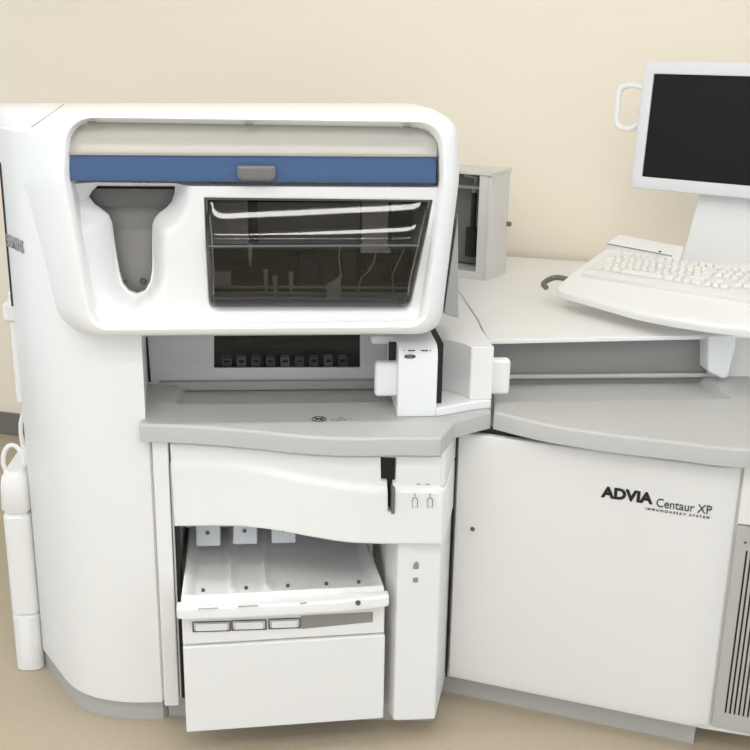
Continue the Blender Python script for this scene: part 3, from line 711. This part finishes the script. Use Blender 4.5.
# --- the shelf slab
wb = lambda x: W0.y+(x-W0.x)*WD.y/WD.x
bm = bmesh.new(); plan(bm, [(.499, 2.49), (1.40, 2.545), (1.45, 2.6), (1.45, wb(1.45)-.03), (.524, wb(.524)-.03), (.512, 2.70)], SH-.012, SH); build('shelf', bm, TRAYM, R, bevel=.003)
bm = bmesh.new(); plan(bm, [(.53, 2.62), (1.43, 2.66), (1.43, wb(1.43)-.06), (.53, wb(.53)-.06)], ZC-.04, SH-.013); build('shelf_base', bm, CREAM, R)

# ------------------------------------------------------------- grey metal box on the shelf
ph = math.radians(33)
bx = Vector((math.cos(ph), -math.sin(ph), 0)); by = Vector((math.sin(ph), math.cos(ph), 0))
c0 = P(487, 281, Z=SH)     # front right bottom corner
zt_b = P(489, 176, Y=c0.y).z
MB = thing('metal_instrument_box', 'grey metal box with dark open front standing on the shelf behind the hood', 'instrument box', (c0.x, c0.y, SH))
def Bp(u, v, z): p = c0+bx*u+by*v; return Vector((p.x, p.y, z))
Wd, Dd = .34, .155
def bslab(bm, u0, u1, v0, v1, z0, z1): prism(bm, [Bp(u0, v0, z0), Bp(u1, v0, z0), Bp(u1, v1, z0), Bp(u0, v1, z0)], (0, 0, z1-z0))
bm = bmesh.new(); bslab(bm, -Wd, 0, Dd-.01, Dd, SH, zt_b); bslab(bm, -Wd, -Wd+.01, 0, Dd-.01, SH, zt_b); build('housing', bm, BOXM, MB, bevel=.002)
bm = bmesh.new(); bslab(bm, -.012, 0, 0, Dd-.01, SH, zt_b); build('side_panel', bm, BOXM, MB, bevel=.002)
bm = bmesh.new(); bslab(bm, -Wd, .004, -.006, Dd+.002, zt_b, zt_b+.012); build('lid', bm, BOXM, MB, bevel=.002)
bm = bmesh.new(); bslab(bm, -Wd+.01, -.012, 0, Dd-.01, SH, SH+.025); build('base_plate', bm, BOXM, MB, bevel=.002)
bm = bmesh.new(); bslab(bm, -.04, -.012, -.0, .006, SH+.025, zt_b); build('front_flange', bm, BOXM, MB)
bm = bmesh.new(); bslab(bm, -.30, -.04, .10, .104, SH+.03, zt_b-.01); build('mounting_plate', bm, HANDLE, MB)
um = -.085
bm = bmesh.new(); tube(bm, [Bp(um, .07, SH+.06), Bp(um, .07, SH+.15)], .022, 16); tube(bm, [Bp(um, .07, SH+.15), Bp(um, .07, SH+.26)], .009, 12); build('pump', bm, BLACK, MB)
bm = bmesh.new(); tube(bm, [Bp(um, .07, SH+.262), Bp(um, .07, SH+.27), Bp(um+.01, .06, SH+.31), Bp(um-.03, .06, SH+.315)], .007, 10); tube(bm, [Bp(um-.05, .05, SH+.28), Bp(um+.03, .05, SH+.28)], .006, 10); build('pipe', bm, STEEL, MB)
for dz in (.07, .16, .25, .29):
    bm = bmesh.new(); disc(bm, Bp(-.055, .099, SH+dz), -by, .009, .008, 14); build('fitting', bm, STEEL, MB)
bm = bmesh.new(); disc(bm, Bp(.0, .15, SH+.16), bx, .008, .012, 14); build('side_knob', bm, SCREW, MB)

# ------------------------------------------------------------- keyboard tray and keyboard
A3 = P(560, 287, Z=.985); B3 = P(748, 330, Z=.985); C3 = P(620, 240, Y=3.03)
ex = (B3-A3).normalized(); nz = ex.cross(C3-A3).normalized(); ey = nz.cross(ex)
KPL = (A3, nz)
KT = thing('keyboard_tray', 'large white keyboard tray with curved front edge raised over the shelf', 'keyboard tray', (A3.x+.15, A3.y-.05, SH))
def K(u, v, w_=0): return A3+ex*u+ey*v+nz*w_
def kuv(x, y, off=0):
    p = P(x, y, pl=(A3+nz*off, nz))-A3; return (p.dot(ex), p.dot(ey))
to = [kuv(*q) for q in spline([(556.5, 286), (562, 291), (600, 302), (640, 313), (690, 322), (747, 329)], 4)]
to += [(to[-1][0]+.05, to[-1][1]), (to[-1][0]+.09, to[-1][1]+.02), kuv(835, 300), kuv(800, 262), kuv(683, 262), kuv(664, 247), kuv(622, 237), kuv(600, 252), kuv(572, 272)]
trp = roundpoly(to, [.01]*len(to), 3)
bm = sheet([(p[0], p[1]) for p in trp], [], flat, .02, K, .022, .008); build('tray_top', bm, TRAYM, KT, ang=50)
# raised ledge at the back left, with its groove
lo_ = [kuv(*q, .012) for q in ((605, 244), (619, 234.5), (684, 246.5), (681, 254), (679, 259))]
bm = sheet(roundpoly(lo_, .006, 3), [], flat, .02, lambda u, v, w_: K(u, v, w_+.014), .0135, .005); build('rear_ledge', bm, TRAYM, KT, ang=50)
bm = bmesh.new(); tube(bm, [K(*kuv(607, 243.5, .015), .0145), K(*kuv(672, 256, .015), .0145)], .0018, 6); build('ledge_groove', bm, TAUPE, KT)
bm = bmesh.new(); disc(bm, K(*kuv(660, 251.5, .015), .0143), nz, .0035, .002, 12); build('latch_dot', bm, DARK, KT)
bm = bmesh.new(); pm = K(.34, .2, -.022); tube(bm, [Vector((pm.x, pm.y, SH+.001)), Vector((pm.x, pm.y, SH+.012)), Vector((pm.x, pm.y, SH+.0125)), Vector((pm.x, pm.y, pm.z))], [.06, .06, .022, .022], 24); build('pedestal', bm, WHITE, KT)
hk = [P(x, y, pl=(A3-nz*.012, nz)) for x, y in spline([(580, 283), (566, 279), (556, 277.5), (548, 280), (543.5, 284), (546, 287.5)], 4)]
bm = bmesh.new(); tube(bm, hk, .008, 8); build('side_hook', bm, HANDLE, KT, label='grey hook')

KB = thing('keyboard', 'white computer keyboard with rows of off-white keys lying on the tray', 'keyboard', K(.25, .12))
kb = [kuv(*q, .006) for q in ((583, 281), (611, 246), (790, 283), (772, 327), (660, 312))]
kk = [kuv(590, 277, .006), kuv(613, 247.5, .006)]
u_l = kuv(591, 277, .01); u_t = kuv(613, 248, .01); u_r = kuv(748, 310, .01)
kc = [u_l, u_t]
# the keyboard sits square on its own axis, taken from the key rows
f0 = Vector(kuv(613, 254.5, .014)); f1 = Vector(kuv(751, 274, .014)); kx = (f1-f0).normalized(); ky = Vector((-kx.y, kx.x))
def Q2(a, b): p = f0+kx*a+ky*b; return (p.x, p.y)
KW = .53
body = roundpoly([Q2(-.018, -.132), Q2(KW, -.132), Q2(KW, .022), Q2(-.018, .022)], .008, 4)
bm = sheet([(p[0], p[1]) for p in body], [], flat, .03, lambda u, v, w_: K(u, v, w_+.012),  .0118, .004); build('keyboard_case', bm, KCASE, KB, ang=50)
def key(a, b, wk, hk_=.0185):
    bm = bmesh.new(); g = .0022
    def rg(ins, z): return [K(*Q2(a+g+ins, b+g+ins), z), K(*Q2(a+wk-g-ins, b+g+ins), z), K(*Q2(a+wk-g-ins, b+hk_-g-ins), z), K(*Q2(a+g+ins, b+hk_-g-ins), z)]
    loft(bm, [rg(0, .0132), rg(.0004, .016), rg(.0022, .0215), rg(.0034, .0222)], True, True)
    build('key', bm, KEYM, KB, smooth=False)
u = .0222
fx = [0]+[2*u+i*u for i in range(4)]+[6.5*u+i*u for i in range(4)]+[11*u+i*u for i in range(4)]+[15.3*u+i*u for i in range(3)]
for a in fx: key(a, 0, u)
rowsK = [(-.027, [1]*13+[2]), (-.046, [1.5]+[1]*12+[1.5]), (-.065, [1.8]+[1]*11+[2.2]), (-.084, [2.3]+[1]*10+[2.7]), (-.103, [1.4, 1.2, 1.4, 6.0, 1.4, 1.1, 1.1, 1.4])]
for b, ws in rowsK:
    a = 0
    for wk in ws: key(a, b, wk*u); a += wk*u
for b, n in ((-.027, 3), (-.046, 3), (-.103, 3)):
    for i in range(n): key(15.3*u+i*u, b, u)
key(16.3*u, -.084, u)
for b in (-.027, -.046, -.065, -.084):
    for i in range(4): key(18.7*u+i*u, b, u)

# ------------------------------------------------------------- monitor
mc = P(630, 188, Y=3.12)
mp = math.radians(42)
mx_ = Vector((math.cos(mp), -math.sin(mp), 0)); my = Vector((math.sin(mp), math.cos(mp), 0))
MW, MH = .46, .37
MO = thing('computer_monitor', 'white-framed computer monitor with black screen on a wide white stand', 'monitor', (mc.x+mx_.x*.21+my.x*.1, mc.y+mx_.y*.21+my.y*.1, SH))
tl = math.radians(4)
mz = Vector((my.x*math.sin(tl), my.y*math.sin(tl), math.cos(tl)))
mn = mx_.cross(mz); mn = mn if mn.dot(EYE-mc) > 0 else -mn
def M3(u, v, w_=0): return mc+mx_*u+mz*v+mn*w_
scr0 = P(641.5, 176.5, pl=(mc, mn))-mc; su, sv = scr0.dot(mx_), scr0.dot(mz)
hole = [(su, sv), (MW-su, sv), (MW-su, MH-sv), (su, MH-sv)]
bm = sheet(roundpoly([(0, 0), (MW, 0), (MW, MH), (0, MH)], .008, 4), [roundpoly(hole, .002, 2)], flat, .03, M3, .045, .005, .002); build('bezel', bm, BEZEL, MO, ang=50)
bm = bmesh.new(); prism(bm, [M3(a, b, -.006) for a, b in ((su-.002, sv-.002), (MW-su+.002, sv-.002), (MW-su+.002, MH-sv+.002), (su-.002, MH-sv+.002))], mn*-.004); build('screen', bm, SCREEN, MO)
bm = bmesh.new()
def rr(i, w0, w1): return [M3(i, i, w0), M3(MW-i, i, w0), M3(MW-i, MH-i, w0), M3(i, MH-i, w0)]
loft(bm, [rr(.012, -.0455, 0), rr(.04, -.075, 0), rr(.08, -.085, 0)], True, True); build('rear_shell', bm, BEZEL, MO, bevel=.006)
# stand: broad tapering neck and a foot
cxm = MW/2+.045
def S3(u, d, z): p = mc+mx_*u+my*d; return Vector((p.x, p.y, z))
nl = P(701, 196, Y=3.05)
zn = M3(0, .05).z
bm = bmesh.new(); loft(bm, [[S3(cxm-a, .045+d0, z), S3(cxm+a, .045+d0, z), S3(cxm+a, .085+d0, z), S3(cxm-a, .085+d0, z)] for a, z, d0 in ((.075, zn, .005), (.082, zn-.06, .005), (.095, zn-.16, .0), (.115, SH+.05, -.01), (.135, SH+.018, -.02))], True, True)
build('stand_neck', bm, WHITE, MO, bevel=.006)
bm = bmesh.new(); plan(bm, roundpoly([tuple(S3(cxm-.14, .0, 0)[:2]), tuple(S3(cxm+.14, .0, 0)[:2]), tuple(S3(cxm+.14, .17, 0)[:2]), tuple(S3(cxm-.14, .17, 0)[:2])], .03, 5), SH+.0005, SH+.018); build('stand_foot', bm, WHITE, MO, bevel=.005)
# white loop handle at the left edge of the monitor
hd = spline([(638, 124), (630, 129), (620, 127), (616.5, 120), (617.5, 109), (618.5, 96), (622, 88), (632, 85), (646, 88)], 5)
bm = bmesh.new(); tube(bm, [P(x, y, pl=(mc-mn*.03, mn)) for x, y in hd], .009, 10); build('loop_handle', bm, WHITE, MO)

# ------------------------------------------------------------- white waste container beside the tower
TY = 2.50
tl_ = P(5, 500, Y=TY)
zt1 = P(8, 482, Y=TY).z; zm1 = P(12, 518, Y=TY).z; zl1 = P(22, 620, Y=TY).z
WT = thing('waste_container', 'white plastic waste container with carrying loops standing left of the analyzer', 'waste container', (tl_.x+.10, TY+.12, 0))
xL0 = P(4, 500, Y=TY).x
def rrect(x0, x1, y0, y1, z, r): return [Vector((p.x, p.y, z)) for p in roundpoly([(x0, y0), (x1, y0), (x1, y1), (x0, y1)], r, 5)]
xi = xL0+.06   # right side kept clear of the tower
rx = -.685
bm = bmesh.new(); W_ = .16
x0 = P(4, 500, Y=TY).x-.018; x0b = P(15, 600, Y=TY).x
TR_ = far.x-.004
def tk(x0, z, r=.03, g=0): return rrect(x0+g, TR_-g, TY+.02+g, TY+.30-g, z, r)
bm = bmesh.new(); loft(bm, [tk(x0, zl1+.004), tk(x0, zm1-.03), tk(x0, zm1-.012, .03, .0), tk(x0, zm1-.004, .03, .008)], True, True); build('container_body', bm, TANKM, WT)
bm = bmesh.new(); loft(bm, [tk(x0, .002), tk(x0, zl1-.006), tk(x0, zl1, .03, .004)], True, True); build('lower_tray', bm, TANKM, WT)
bm = bmesh.new(); loft(bm, [tk(x0, zm1-.0035, .03, .006), tk(x0, zm1+.01, .03, -.002), tk(x0, zt1-.03, .03, 0), tk(x0, zt1-.005, .03, .003), tk(x0, zt1+.012, .03, .014)], True, True); build('container_lid', bm, TANKM, WT, ang=50)
bm = bmesh.new(); zc_ = zt1
arc = [Vector((x0+.02, TY+.05, zt1-.01))]
for k in range(9):
    a = math.pi*(1-k/8); arc.append(Vector(((x0+TR_)/2+math.cos(a)*(TR_-x0)*.36, TY+.05, zt1+.03+math.sin(a)*.05)))
tube(bm, arc, .006, 8); build('carrying_loop', bm, TANKM, WT)
bm = bmesh.new(); arc = [Vector((x0+.02, TY+.22, zt1-.01))]
for k in range(9):
    a = math.pi*(1-k/8); arc.append(Vector(((x0+TR_)/2+.01+math.cos(a)*(TR_-x0)*.42, TY+.22, zt1+.05+math.sin(a)*.07)))
tube(bm, arc, .006, 8); build('carrying_loop', bm, TANKM, WT)
